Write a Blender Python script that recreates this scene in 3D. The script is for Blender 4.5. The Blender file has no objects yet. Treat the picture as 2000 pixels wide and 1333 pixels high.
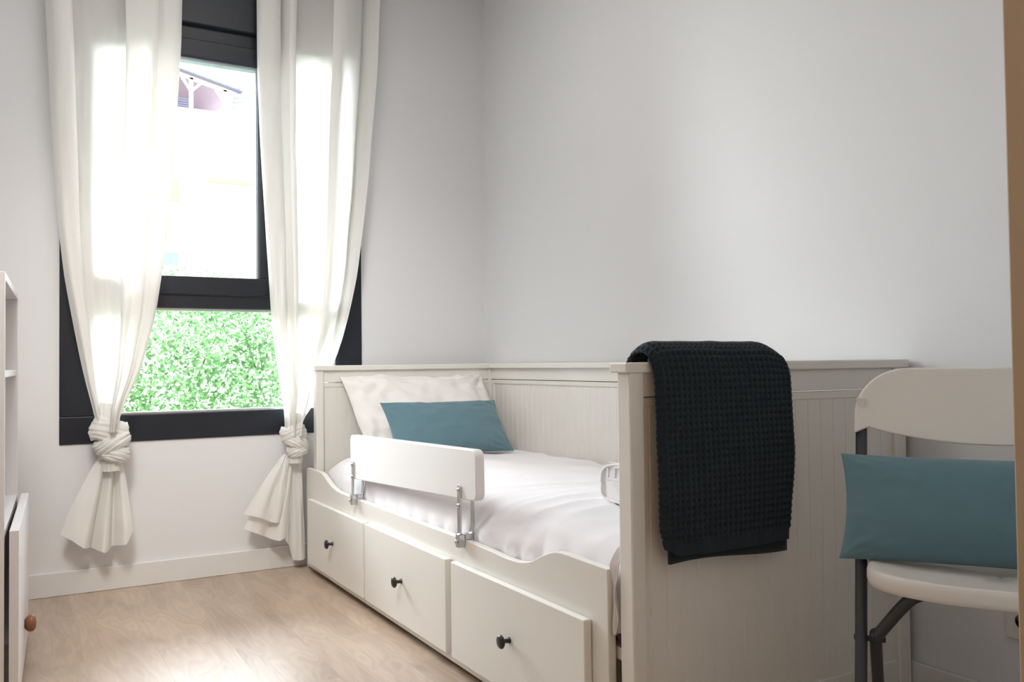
import bpy, bmesh, math, random
from mathutils import Vector, Matrix, noise
random.seed(7)
scene = bpy.context.scene
C = scene.collection
# ------------------------------------------------------------------ camera
cam_data = bpy.data.cameras.new('camera'); cam = bpy.data.objects.new('camera', cam_data)
C.objects.link(cam)
cam_data.sensor_fit = 'HORIZONTAL'; cam_data.sensor_width = 36.0
cam_data.lens = 1695.5 * 36.0 / 2000.0
cam_data.clip_start = 0.02
RT = Vector((0.86663955, -0.49880526, -0.01136722)); UP = Vector((-0.00283803, -0.02771093, 0.99961195)); FW = Vector((0.49892669, 0.86627099, 0.02543101))
CAM = Vector((-1.93554694, -3.60966489, 0.83336515))
m = Matrix((( RT.x, UP.x, -FW.x), (RT.y, UP.y, -FW.y), (RT.z, UP.z, -FW.z))).to_4x4()
m.translation = CAM
cam.matrix_world = m
scene.camera = cam
# ------------------------------------------------------------------ exposure
vs = scene.view_settings
vs.view_transform = 'Standard'; vs.look = 'None'; vs.gamma = 1.0; vs.use_curve_mapping = False
vs.exposure = 0.0
# ------------------------------------------------------------------ world, sun, big lights
world = bpy.data.worlds.new('sky'); scene.world = world; world.use_nodes = True
wn = world.node_tree; wn.nodes.clear()
wo = wn.nodes.new('ShaderNodeOutputWorld'); wb = wn.nodes.new('ShaderNodeBackground')
gr = wn.nodes.new('ShaderNodeValToRGB'); tc = wn.nodes.new('ShaderNodeTexCoord'); sx = wn.nodes.new('ShaderNodeSeparateXYZ')
wn.links.new(tc.outputs['Generated'], sx.inputs[0]); wn.links.new(sx.outputs['Z'], gr.inputs[0])
gr.color_ramp.elements[0].position = 0.0; gr.color_ramp.elements[0].color = (0.94, 0.955, 1.0, 1)
gr.color_ramp.elements[1].position = 0.9; gr.color_ramp.elements[1].color = (0.80, 0.90, 1.0, 1)
wn.links.new(gr.outputs[0], wb.inputs['Color'])
# hazy sky, much brighter on the sun's side (beyond the window) than behind the house
mr = wn.nodes.new('ShaderNodeMapRange'); mr.interpolation_type = 'SMOOTHSTEP'
mr.inputs['From Min'].default_value = -0.15; mr.inputs['From Max'].default_value = 0.40; mr.inputs['To Min'].default_value = 6.0; mr.inputs['To Max'].default_value = 44.0
mz = wn.nodes.new('ShaderNodeMath'); mz.operation = 'MULTIPLY_ADD'; mz.inputs[1].default_value = 0.38
wn.links.new(sx.outputs['Z'], mz.inputs[0]); wn.links.new(sx.outputs['Y'], mz.inputs[2]); wn.links.new(mz.outputs[0], mr.inputs['Value']); wn.links.new(mr.outputs[0], wb.inputs['Strength'])
wn.links.new(wb.outputs[0], wo.inputs['Surface'])
# portal at the window: only guides sampling of the sky, gives no light itself
pd = bpy.data.lights.new('window_portal', 'AREA'); pd.shape = 'RECTANGLE'; pd.size = 1.16; pd.size_y = 1.62
po = bpy.data.objects.new('window_portal', pd); C.objects.link(po)
po.location = (-1.2, 0.16, 1.37); po.rotation_euler = (math.radians(-90), 0, 0)
pd.cycles.is_portal = True
# area fill light added over the room to brighten it, out of view
rd = bpy.data.lights.new('room_lamp_light', 'AREA'); rd.shape = 'RECTANGLE'; rd.size = 1.0; rd.size_y = 1.0; rd.energy = 15; rd.color = (1.0, 0.985, 0.98)
ro = bpy.data.objects.new('room_lamp_light', rd); C.objects.link(ro); ro.location = (-1.40, -1.30, 2.655)
# added fill spot, out of view, aimed at the curtains and the wall under the window
fd = bpy.data.lights.new('spot_lamp_light', 'SPOT'); fd.energy = 165; fd.shadow_soft_size = 0.30; fd.spot_size = math.radians(66); fd.spot_blend = 1.0; fd.color = (1.0, 0.985, 0.97)
fo_ = bpy.data.objects.new('spot_lamp_light', fd); C.objects.link(fo_); fo_.location = (-2.0, -2.05, 2.50)
fo_.rotation_euler = (Vector((-1.00, -.10, .25)) - Vector((-2.0, -2.05, 2.50))).to_track_quat('-Z', 'Y').to_euler()
# warm fill light added in the hallway behind the camera (unseen fixture below)
hd = bpy.data.lights.new('hall_lamp_light', 'POINT'); hd.energy = 36.0; hd.shadow_soft_size = 0.12; hd.color = (1.0, 0.62, 0.32)
ho = bpy.data.objects.new('hall_lamp_light', hd); C.objects.link(ho); ho.location = (-1.2, -4.5, 2.2)

# ------------------------------------------------------------------ materials
def new_mat(name):
    mt = bpy.data.materials.new(name); mt.use_nodes = True
    return mt, mt.node_tree.nodes, mt.node_tree.links, mt.node_tree.nodes['Principled BSDF']
def mat(name, col, rough=0.5, metal=0.0, spec=0.5, bump=None, bstr=0.1, bdist=0.002, vary=0.0, vscale=4.0, sheen=0.0):
    mt, n, l, b = new_mat(name)
    b.inputs['Base Color'].default_value = (*col, 1); b.inputs['Roughness'].default_value = rough
    b.inputs['Metallic'].default_value = metal; b.inputs['Specular IOR Level'].default_value = spec
    if sheen: b.inputs['Sheen Weight'].default_value = sheen
    t = n.new('ShaderNodeTexCoord')
    if bump:
        nz = n.new('ShaderNodeTexNoise'); nz.inputs['Scale'].default_value = bump; nz.inputs['Detail'].default_value = 4
        bp = n.new('ShaderNodeBump'); bp.inputs['Strength'].default_value = bstr; bp.inputs['Distance'].default_value = bdist
        l.new(t.outputs['Object'], nz.inputs['Vector']); l.new(nz.outputs['Fac'], bp.inputs['Height']); l.new(bp.outputs[0], b.inputs['Normal'])
    if vary:
        nv = n.new('ShaderNodeTexNoise'); nv.inputs['Scale'].default_value = vscale; nv.inputs['Detail'].default_value = 3
        mr = n.new('ShaderNodeMapRange'); mr.inputs['To Min'].default_value = 1 - vary; mr.inputs['To Max'].default_value = 1 + vary
        mx = n.new('ShaderNodeVectorMath'); mx.operation = 'SCALE'; mx.inputs[0].default_value = col
        l.new(t.outputs['Object'], nv.inputs['Vector']); l.new(nv.outputs['Fac'], mr.inputs['Value']); l.new(mr.outputs[0], mx.inputs['Scale']); l.new(mx.outputs[0], b.inputs['Base Color'])
    return mt
M = {}
M['wall'] = mat('wall_paint', (0.76, 0.76, 0.765), 0.9, spec=0.2, bump=350, bstr=0.15, bdist=0.0008)
M['ceiling'] = mat('ceiling_paint', (0.82, 0.82, 0.82), 0.9)
M['trim'] = mat('white_trim', (0.74, 0.73, 0.71), 0.45)
M['bed'] = mat('white_stained_wood', (0.81, 0.785, 0.73), 0.36, bump=30, bstr=0.05, bdist=0.0006, vary=0.015, vscale=8)
M['guard'] = mat('white_lacquer', (0.83, 0.82, 0.80), 0.35)
M['black_knob'] = mat('black_knob', (0.018, 0.017, 0.016), 0.35)
M['frame'] = mat('anthracite_aluminium', (0.011, 0.014, 0.021), 0.40, spec=0.4, bump=600, bstr=0.1, bdist=0.0003)
M['steel'] = mat('zinc_plated_steel', (0.62, 0.64, 0.66), 0.22, metal=1.0)
M['linen'] = mat('white_bed_linen', (0.82, 0.79, 0.80), 0.85, bump=90, bstr=0.25, bdist=0.0015, sheen=0.2)
M['pillow'] = mat('white_pillowcase', (0.80, 0.77, 0.74), 0.85, bump=70, bstr=0.3, bdist=0.0015, sheen=0.2)
M['ticking'] = mat('mattress_ticking', (0.66, 0.62, 0.55), 0.9, bump=200, bstr=0.3)
M['teal'] = mat('teal_cotton', (0.115, 0.205, 0.242), 0.9, spec=0.2, bump=900, bstr=0.35, bdist=0.0008, vary=0.05, vscale=40, sheen=0.25)
M['blanket'] = mat('dark_waffle_cotton', (0.019, 0.029, 0.037), 0.95, spec=0.15, bump=700, bstr=0.5, bdist=0.001, sheen=0.15)
M['chair_plastic'] = mat('white_moulded_plastic', (0.74, 0.70, 0.64), 0.42, bump=500, bstr=0.12, bdist=0.0005)
M['chair_tube'] = mat('dark_grey_powder_coat', (0.035, 0.037, 0.042), 0.4)
M['socket'] = mat('white_socket_plastic', (0.72, 0.69, 0.64), 0.4)
M['dark'] = mat('dark_hole', (0.02, 0.02, 0.02), 0.6)
M['shelf'] = mat('white_laminate', (0.76, 0.75, 0.76), 0.35)
M['knob_wood'] = mat('stained_wood_knob', (0.26, 0.10, 0.045), 0.4, vary=0.15, vscale=30)
M['paper'] = mat('white_card', (0.82, 0.83, 0.87), 0.6)
M['jamb'] = mat('door_frame_paint', (0.42, 0.33, 0.23), 0.5)  # right side of the same door frame, its shade put into the brown
M['jamb_light'] = mat('white_door_frame_paint', (0.74, 0.73, 0.74), 0.45)
M['render'] = mat('white_house_render', (0.86, 0.85, 0.82), 0.9, bump=20, bstr=0.2)
M['timber'] = mat('painted_timber', (0.80, 0.76, 0.74), 0.7)
M['slate'] = mat('blue_grey_cladding', (0.08, 0.09, 0.16), 0.7)
M['roof_soffit'] = mat('reddish_soffit_boards', (0.12, 0.08, 0.10), 0.8)
M['orange'] = mat('orange_blind', (0.42, 0.27, 0.16), 0.8)
M['ground'] = mat('garden_grass', (0.10, 0.16, 0.05), 1.0, bump=30, vary=0.2)
M['twig'] = mat('twig_bark', (0.12, 0.08, 0.05), 0.9)
M['bracket_black'] = mat('black_steel', (0.01, 0.01, 0.012), 0.5)
M['house_glass'] = mat('house_window_glass', (0.16, 0.20, 0.21), 0.15)
# oak laminate floor: boards along y
def floor_mat():
    mt, n, l, b = new_mat('oak_laminate')
    t = n.new('ShaderNodeTexCoord'); mp = n.new('ShaderNodeMapping'); mp.inputs['Rotation'].default_value = (0, 0, math.radians(90))
    l.new(t.outputs['Object'], mp.inputs[0])
    br = n.new('ShaderNodeTexBrick'); br.offset = 0.37; br.inputs['Scale'].default_value = 1.0
    br.inputs['Brick Width'].default_value = 1.35; br.inputs['Row Height'].default_value = 0.195; br.inputs['Mortar Size'].default_value = 0.0008; br.inputs['Mortar Smooth'].default_value = 0.3
    br.inputs['Color1'].default_value = (0, 0, 0, 1); br.inputs['Color2'].default_value = (1, 1, 1, 1); br.inputs['Mortar'].default_value = (0.5, 0.5, 0.5, 1)
    l.new(mp.outputs[0], br.inputs['Vector'])
    # per-board offset
    sc_ = n.new('ShaderNodeVectorMath'); sc_.operation = 'SCALE'; sc_.inputs['Scale'].default_value = 7.3; l.new(br.outputs['Color'], sc_.inputs[0])
    ad = n.new('ShaderNodeVectorMath'); ad.operation = 'ADD'; l.new(mp.outputs[0], ad.inputs[0]); l.new(sc_.outputs[0], ad.inputs[1])
    st = n.new('ShaderNodeMapping'); st.inputs['Scale'].default_value = (1.6, 7.0, 1.0); l.new(ad.outputs[0], st.inputs[0])
    big = n.new('ShaderNodeTexNoise'); big.inputs['Scale'].default_value = 1.3; big.inputs['Detail'].default_value = 2.5; big.inputs['Distortion'].default_value = 0.35; l.new(st.outputs[0], big.inputs['Vector'])
    # cathedral grain rings from the big noise
    ml = n.new('ShaderNodeMath'); ml.operation = 'MULTIPLY'; ml.inputs[1].default_value = 70.0; l.new(big.outputs['Fac'], ml.inputs[0])
    si = n.new('ShaderNodeMath'); si.operation = 'SINE'; l.new(ml.outputs[0], si.inputs[0])
    fine = n.new('ShaderNodeTexNoise'); fm = n.new('ShaderNodeMapping'); fm.inputs['Scale'].default_value = (6, 160, 1); l.new(ad.outputs[0], fm.inputs[0]); l.new(fm.outputs[0], fine.inputs['Vector']); fine.inputs['Scale'].default_value = 1.0; fine.inputs['Detail'].default_value = 3
    kn = n.new('ShaderNodeTexNoise'); kn.inputs['Scale'].default_value = 2.2; kn.inputs['Detail'].default_value = 2; km = n.new('ShaderNodeMapping'); km.inputs['Scale'].default_value = (1.5, 3.5, 1); l.new(ad.outputs[0], km.inputs[0]); l.new(km.outputs[0], kn.inputs['Vector'])
    kr = n.new('ShaderNodeMapRange'); kr.inputs['From Min'].default_value = 0.64; kr.inputs['From Max'].default_value = 0.78; l.new(kn.outputs['Fac'], kr.inputs['Value'])
    r = n.new('ShaderNodeValToRGB'); e = r.color_ramp.elements
    e[0].position = 0.2; e[0].color = (0.36, 0.262, 0.19, 1); e[1].position = 0.8; e[1].color = (0.55, 0.43, 0.33, 1)
    l.new(big.outputs['Fac'], r.inputs[0])
    def mul(cin, fac_out, lo, hi):
        mr = n.new('ShaderNodeMapRange'); mr.inputs['To Min'].default_value = lo; mr.inputs['To Max'].default_value = hi
        l.new(fac_out, mr.inputs['Value']); s = n.new('ShaderNodeVectorMath'); s.operation = 'SCALE'; l.new(cin, s.inputs[0]); l.new(mr.outputs[0], s.inputs['Scale']); return s.outputs[0]
    sm = n.new('ShaderNodeMapRange'); sm.inputs['From Min'].default_value = -1; sm.inputs['From Max'].default_value = 1; l.new(si.outputs[0], sm.inputs['Value'])
    c = mul(r.outputs[0], sm.outputs[0], 0.92, 1.04)
    c = mul(c, fine.outputs['Fac'], 0.82, 1.15)
    bw = n.new('ShaderNodeSeparateXYZ'); l.new(br.outputs['Color'], bw.inputs[0])
    c = mul(c, bw.outputs[0], 0.92, 1.06)
    c = mul(c, kr.outputs[0], 1.0, 0.72)
    mo = mul(c, br.outputs['Fac'], 1.0, 0.88)
    l.new(mo, b.inputs['Base Color'])
    rr = n.new('ShaderNodeMapRange'); rr.inputs['To Min'].default_value = 0.30; rr.inputs['To Max'].default_value = 0.42; l.new(fine.outputs['Fac'], rr.inputs['Value']); l.new(rr.outputs[0], b.inputs['Roughness'])
    bp = n.new('ShaderNodeBump'); bp.inputs['Strength'].default_value = 0.12; bp.inputs['Distance'].default_value = 0.001; l.new(fine.outputs['Fac'], bp.inputs['Height']); l.new(bp.outputs[0], b.inputs['Normal'])
    return mt
M['floor'] = floor_mat()
def cloth_trans(name, col, tfac, weave=900):
    mt, n, l, b = new_mat(name)
    n.remove(b); out = n['Material Output']
    d = n.new('ShaderNodeBsdfDiffuse'); tr = n.new('ShaderNodeBsdfTranslucent'); mx = n.new('ShaderNodeMixShader')
    d.inputs['Color'].default_value = (*col, 1); tr.inputs['Color'].default_value = (*col, 1); mx.inputs[0].default_value = tfac
    t = n.new('ShaderNodeTexCoord'); nz = n.new('ShaderNodeTexNoise'); nz.inputs['Scale'].default_value = weave; bp = n.new('ShaderNodeBump'); bp.inputs['Strength'].default_value = 0.15; bp.inputs['Distance'].default_value = 0.0005
    l.new(t.outputs['Object'], nz.inputs['Vector']); l.new(nz.outputs['Fac'], bp.inputs['Height']); l.new(bp.outputs[0], d.inputs['Normal'])
    l.new(d.outputs[0], mx.inputs[1]); l.new(tr.outputs[0], mx.inputs[2]); l.new(mx.outputs[0], out.inputs['Surface'])
    return mt
M['curtain'] = cloth_trans('cream_curtain_cotton', (0.915, 0.90, 0.865), 0.29)
def leaf_mat():
    mt, n, l, b = new_mat('leaf'); n.remove(b); out = n['Material Output']
    g = n.new('ShaderNodeNewGeometry'); r = n.new('ShaderNodeValToRGB'); e = r.color_ramp.elements
    e[0].color = (0.07, 0.16, 0.06, 1); e[1].color = (0.58, 0.60, 0.52, 1)
    k = e.new(0.8); k.color = (0.19, 0.32, 0.15, 1)
    l.new(g.outputs['Random Per Island'], r.inputs[0])
    d = n.new('ShaderNodeBsdfDiffuse'); tr = n.new('ShaderNodeBsdfTranslucent'); mx = n.new('ShaderNodeMixShader'); mx.inputs[0].default_value = 0.35
    l.new(r.outputs[0], d.inputs[0]); l.new(r.outputs[0], tr.inputs[0]); l.new(d.outputs[0], mx.inputs[1]); l.new(tr.outputs[0], mx.inputs[2]); l.new(mx.outputs[0], out.inputs['Surface'])
    return mt
M['leaf'] = leaf_mat()
def glass_mat():
    mt, n, l, b = new_mat('window_glass'); n.remove(b); out = n['Material Output']
    tr = n.new('ShaderNodeBsdfTransparent'); tr.inputs[0].default_value = (0.97, 0.985, 0.98, 1); gl = n.new('ShaderNodeBsdfGlossy'); gl.inputs['Roughness'].default_value = 0.0
    fr = n.new('ShaderNodeFresnel'); fr.inputs['IOR'].default_value = 1.45; mx = n.new('ShaderNodeMixShader')
    l.new(fr.outputs[0], mx.inputs[0]); l.new(tr.outputs[0], mx.inputs[1]); l.new(gl.outputs[0], mx.inputs[2]); l.new(mx.outputs[0], out.inputs['Surface'])
    return mt
M['glass'] = glass_mat()

# ------------------------------------------------------------------ helpers
def empty(name, label, cat, loc=(0, 0, 0), group=None):
    o = bpy.data.objects.new(name, None); o.empty_display_size = 0.1; C.objects.link(o); o.location = loc
    o['label'] = label; o['category'] = cat
    if group: o['group'] = group
    bpy.context.view_layer.update()
    return o
def tag(o, label, cat, group=None):
    o['label'] = label; o['category'] = cat
    if group: o['group'] = group
    return o
def link(name, me, mt, parent=None, smooth=False, bevel=0, seg=2, angle=35):
    """vertices are given in world space; the object keeps them where they stand under its parent"""
    o = bpy.data.objects.new(name, me); C.objects.link(o)
    if mt: me.materials.append(mt)
    if parent is not None:
        o.parent = parent; o.matrix_parent_inverse = parent.matrix_world.inverted()
    if smooth:
        for p in me.polygons: p.use_smooth = True
    if bevel:
        b = o.modifiers.new('bevel', 'BEVEL'); b.width = bevel; b.segments = seg; b.limit_method = 'ANGLE'; b.angle_limit = math.radians(angle)
        b.harden_normals = False
    return o
def struct(o): o['kind'] = 'structure'; return o
def pyd(name, v, f, mt, parent=None, **k):
    me = bpy.data.meshes.new(name); me.from_pydata([tuple(a) for a in v], [], f); me.update()
    bm = bmesh.new(); bm.from_mesh(me); bmesh.ops.recalc_face_normals(bm, faces=bm.faces); bm.to_mesh(me); bm.free()
    return link(name, me, mt, parent, **k)
def box_vf(lo, hi, v, f, X=None):
    i = len(v)
    for z in (lo[2], hi[2]):
        for y in (lo[1], hi[1]):
            for x in (lo[0], hi[0]):
                p = Vector((x, y, z)); v.append(X @ p if X else p)
    for q in ((0, 1, 3, 2), (4, 6, 7, 5), (0, 4, 5, 1), (2, 3, 7, 6), (0, 2, 6, 4), (1, 5, 7, 3)): f.append(tuple(i + a for a in q))
def boxes(name, bl, mt, parent=None, bevel=0.0, X=None, **k):
    v, f = [], []
    for lo, hi in bl: box_vf([min(a, b) for a, b in zip(lo, hi)], [max(a, b) for a, b in zip(lo, hi)], v, f, X)
    return pyd(name, v, f, mt, parent, bevel=bevel, **k)
def prism(name, pts, axis, a, b, mt, parent=None, X=None, **k):
    """polygon in the two other axes extruded from a to b along axis"""
    v = []
    for t in (a, b):
        for p in pts:
            c = list(p); c.insert(axis, t); c = Vector(c); v.append(X @ c if X else c)
    n = len(pts); f = [tuple(range(n)), tuple(range(2 * n - 1, n - 1, -1))]
    f += [(i, (i + 1) % n, n + (i + 1) % n, n + i) for i in range(n)]
    return pyd(name, v, f, mt, parent, **k)
def lathe(name, prof, X, mt, parent=None, seg=32, **k):
    v, f = [], []
    for r, h in prof:
        for i in range(seg):
            a = 2 * math.pi * i / seg; v.append(X @ Vector((r * math.cos(a), r * math.sin(a), h)))
    for j in range(len(prof) - 1):
        for i in range(seg):
            f.append((j * seg + i, j * seg + (i + 1) % seg, (j + 1) * seg + (i + 1) % seg, (j + 1) * seg + i))
    f.append(tuple(range(seg - 1, -1, -1))); f.append(tuple(range((len(prof) - 1) * seg, len(prof) * seg)))
    k.setdefault('smooth', True)
    return pyd(name, v, f, mt, parent, **k)
def crom(P, n):
    """Catmull-Rom through P, n samples per span"""
    P = [Vector(p) for p in P]; out = []
    for i in range(len(P) - 1):
        p0 = P[max(i - 1, 0)]; p1 = P[i]; p2 = P[i + 1]; p3 = P[min(i + 2, len(P) - 1)]
        for k in range(n):
            t = k / n
            out.append(0.5 * ((2 * p1) + (p2 - p0) * t + (2 * p0 - 5 * p1 + 4 * p2 - p3) * t * t + (3 * p1 - p0 - 3 * p2 + p3) * t ** 3))
    out.append(P[-1]); return out
def tube(name, path, r, mt, parent=None, seg=16, caps=True, **k):
    v, f = [], []; n = len(path); ref = None
    for i, p in enumerate(path):
        d = (path[min(i + 1, n - 1)] - path[max(i - 1, 0)]).normalized()
        if ref is None: ref = d.orthogonal().normalized()
        ref = (ref - d * ref.dot(d)).normalized(); s = d.cross(ref)
        rr = r(i / (n - 1)) if callable(r) else r
        for j in range(seg):
            a = 2 * math.pi * j / seg; v.append(p + ref * math.cos(a) * rr + s * math.sin(a) * rr)
    for i in range(n - 1):
        for j in range(seg): f.append((i * seg + j, i * seg + (j + 1) % seg, (i + 1) * seg + (j + 1) % seg, (i + 1) * seg + j))
    if caps: f.append(tuple(range(seg - 1, -1, -1))); f.append(tuple(range((n - 1) * seg, n * seg)))
    k.setdefault('smooth', True)
    return pyd(name, v, f, mt, parent, **k)
def grid_faces(nu, nv, off=0):
    return [(off + j * nu + i, off + j * nu + i + 1, off + (j + 1) * nu + i + 1, off + (j + 1) * nu + i) for j in range(nv - 1) for i in range(nu - 1)]
def lerp_tab(tab, t):
    tab = sorted(tab)
    if t <= tab[0][0]: a, b = tab[0], tab[1]
    elif t >= tab[-1][0]: a, b = tab[-2], tab[-1]
    else:
        for a, b in zip(tab, tab[1:]):
            if a[0] <= t <= b[0]: break
    return a[1] + (b[1] - a[1]) * (t - a[0]) / (b[0] - a[0])
def smooth_tab(tab, t):
    e = 0.05
    return (lerp_tab(tab, t - e) + 2 * lerp_tab(tab, t) + lerp_tab(tab, t + e)) / 4
def px(u, v, Z):
    """3D point seen at photo pixel (u, v) at view depth Z (used to lay out where things stand)"""
    return CAM + Z * (FW + RT * ((u - 1000) / 1695.5) - UP * ((v - 666.5) / 1695.5))

# ------------------------------------------------------------------ room shell
XL, YN, HC = -2.29, -3.15, 2.72
WX0, WX1, WZ0, WZ1 = -1.785, -0.615, 0.550, 2.46     # window frame outline
struct(boxes('floor', [((XL, -6.0, -0.1), (0.25, 0.25, 0.0))], M['floor']))
struct(boxes('ceiling', [((XL - .25, -6.0, HC), (0.25, 0.25, HC + .15))], M['ceiling']))
g = 0.015
struct(boxes('wall_window_side', [((XL - .25, 0, -.1), (WX0 + g, .25, HC)), ((WX1 - g, 0, -.1), (0.25, .25, HC)), ((WX0 + g, 0, -.1), (WX1 - g, .25, WZ0 + g)), ((WX0 + g, 0, WZ1 - g), (WX1 - g, .25, HC))], M['wall']))
struct(boxes('wall_right', [((0, -6.0, -.1), (.25, 0, HC))], M['wall']))
struct(boxes('wall_left', [((XL - .25, -6.0, -.1), (XL, 0, HC))], M['wall']))
DX0, DX1 = -1.943, -1.125
struct(boxes('wall_door_side', [((XL, YN - .10, 0), (DX0 - .02, YN, HC)), ((DX1 + .02, YN - .10, 0), (0, YN, HC)), ((DX0 - .02, YN - .10, 2.05), (DX1 + .02, YN, HC))], M['wall']))
struct(boxes('wall_hall_end', [((XL - .25, -6.25, -.1), (.25, -6.0, HC + .15))], M['wall']))
struct(boxes('baseboard_window_side', [((XL, -.014, 0), (0, 0, .088))], M['trim'], bevel=.003))
struct(boxes('baseboard_right', [((-.014, YN, 0), (0, -.014, .088))], M['trim'], bevel=.003))
struct(boxes('baseboard_left', [((XL, YN, 0), (XL + .014, -.014, .088))], M['trim'], bevel=.003))
# door opening the camera looks through
dr = bpy.data.objects.new('door_1', None); C.objects.link(dr); dr['kind'] = 'structure'; dr.location = ((DX0 + DX1) / 2, YN - .05, 0); bpy.context.view_layer.update()
boxes('door_jamb', [((DX0 - .02, YN - .115, 0), (DX0, YN + .012, 2.05))], M['jamb_light'], dr, bevel=.002)
boxes('door_jamb', [((DX1, YN - .115, 0), (DX1 + .02, YN + .012, 2.05))], M['jamb'], dr, bevel=.002)
boxes('door_head', [((DX0 - .02, YN - .115, 2.03), (DX1 + .02, YN + .012, 2.07))], M['jamb_light'], dr, bevel=.002)

# ------------------------------------------------------------------ window
win = bpy.data.objects.new('window_1', None); C.objects.link(win); win['kind'] = 'structure'; win.location = (-1.2, 0.05, WZ0); bpy.context.view_layer.update()
y0, y1 = -.006, .09
GX0, GX1 = -1.665, -.735       # glazed width
boxes('window_frame', [((WX0, y0, WZ0), (WX1, y1, .652)), ((WX0, y0, .652), (GX0, y1, 2.2)), ((GX1, y0, .652), (WX1, y1, 2.2)),
      ((GX0, y0, 1.066), (GX1, y1, 1.117)), ((GX0, y0, 2.14), (GX1, y1, 2.2)), ((-.965, y0, 1.117), (-.915, y1, 2.145))], M['frame'], win, bevel=.003)
boxes('window_bead', [((GX0, y0 + .012, .652), (GX1, y0 + .05, .661)), ((GX0, y0 + .02, 1.056), (GX1, y0 + .06, 1.066))], M['steel'], win, bevel=.001)
def sash(x0, x1, z0, z1, w):
    s = boxes('window_sash', [((x0, -.016, z0), (x1, .05, z0 + w)), ((x0, -.016, z1 - w), (x1, .05, z1)), ((x0, -.016, z0 + w), (x0 + w, .05, z1 - w)), ((x1 - w, -.016, z0 + w), (x1, .05, z1 - w))], M['frame'], win, bevel=.003)
    return s
sa = sash(-1.735, -.985, 1.119, 2.14, .072)
sash_in = boxes('glazing_bead', [((-1.663, .0, 2.055), (-1.057, .045, 2.068)), ((-1.067, .0, 1.191), (-1.057, .045, 2.055)), ((-1.663, .0, 1.191), (-1.653, .045, 2.055))], mat('grey_glazing_seal', (0.36, 0.40, 0.44), 0.3), sa, bevel=.001)
boxes('window_pane', [((-1.655, .030, 1.188), (-1.062, .034, 2.062))], M['glass'], win)
boxes('window_pane', [((-.915, .030, 1.117), (GX1, .034, 2.145))], M['glass'], win)
boxes('window_pane', [((GX0, .030, .655), (GX1, .034, 1.062))], M['glass'], win)
h = prism('window_handle', [(-1.031, 1.43), (-1.009, 1.43), (-1.009, 1.56), (-1.031, 1.56)], 1, -.03, -.016, M['frame'], win, bevel=.003)
tube('handle_grip', crom([(-1.02, -.03, 1.54), (-1.02, -.045, 1.53), (-1.02, -.046, 1.47), (-1.02, -.044, 1.42)], 6), .008, M['frame'], h)
boxes('shutter_box', [((WX0, -.030, 2.196), (WX1, .09, WZ1))], M['frame'], win, bevel=.006)

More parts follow.
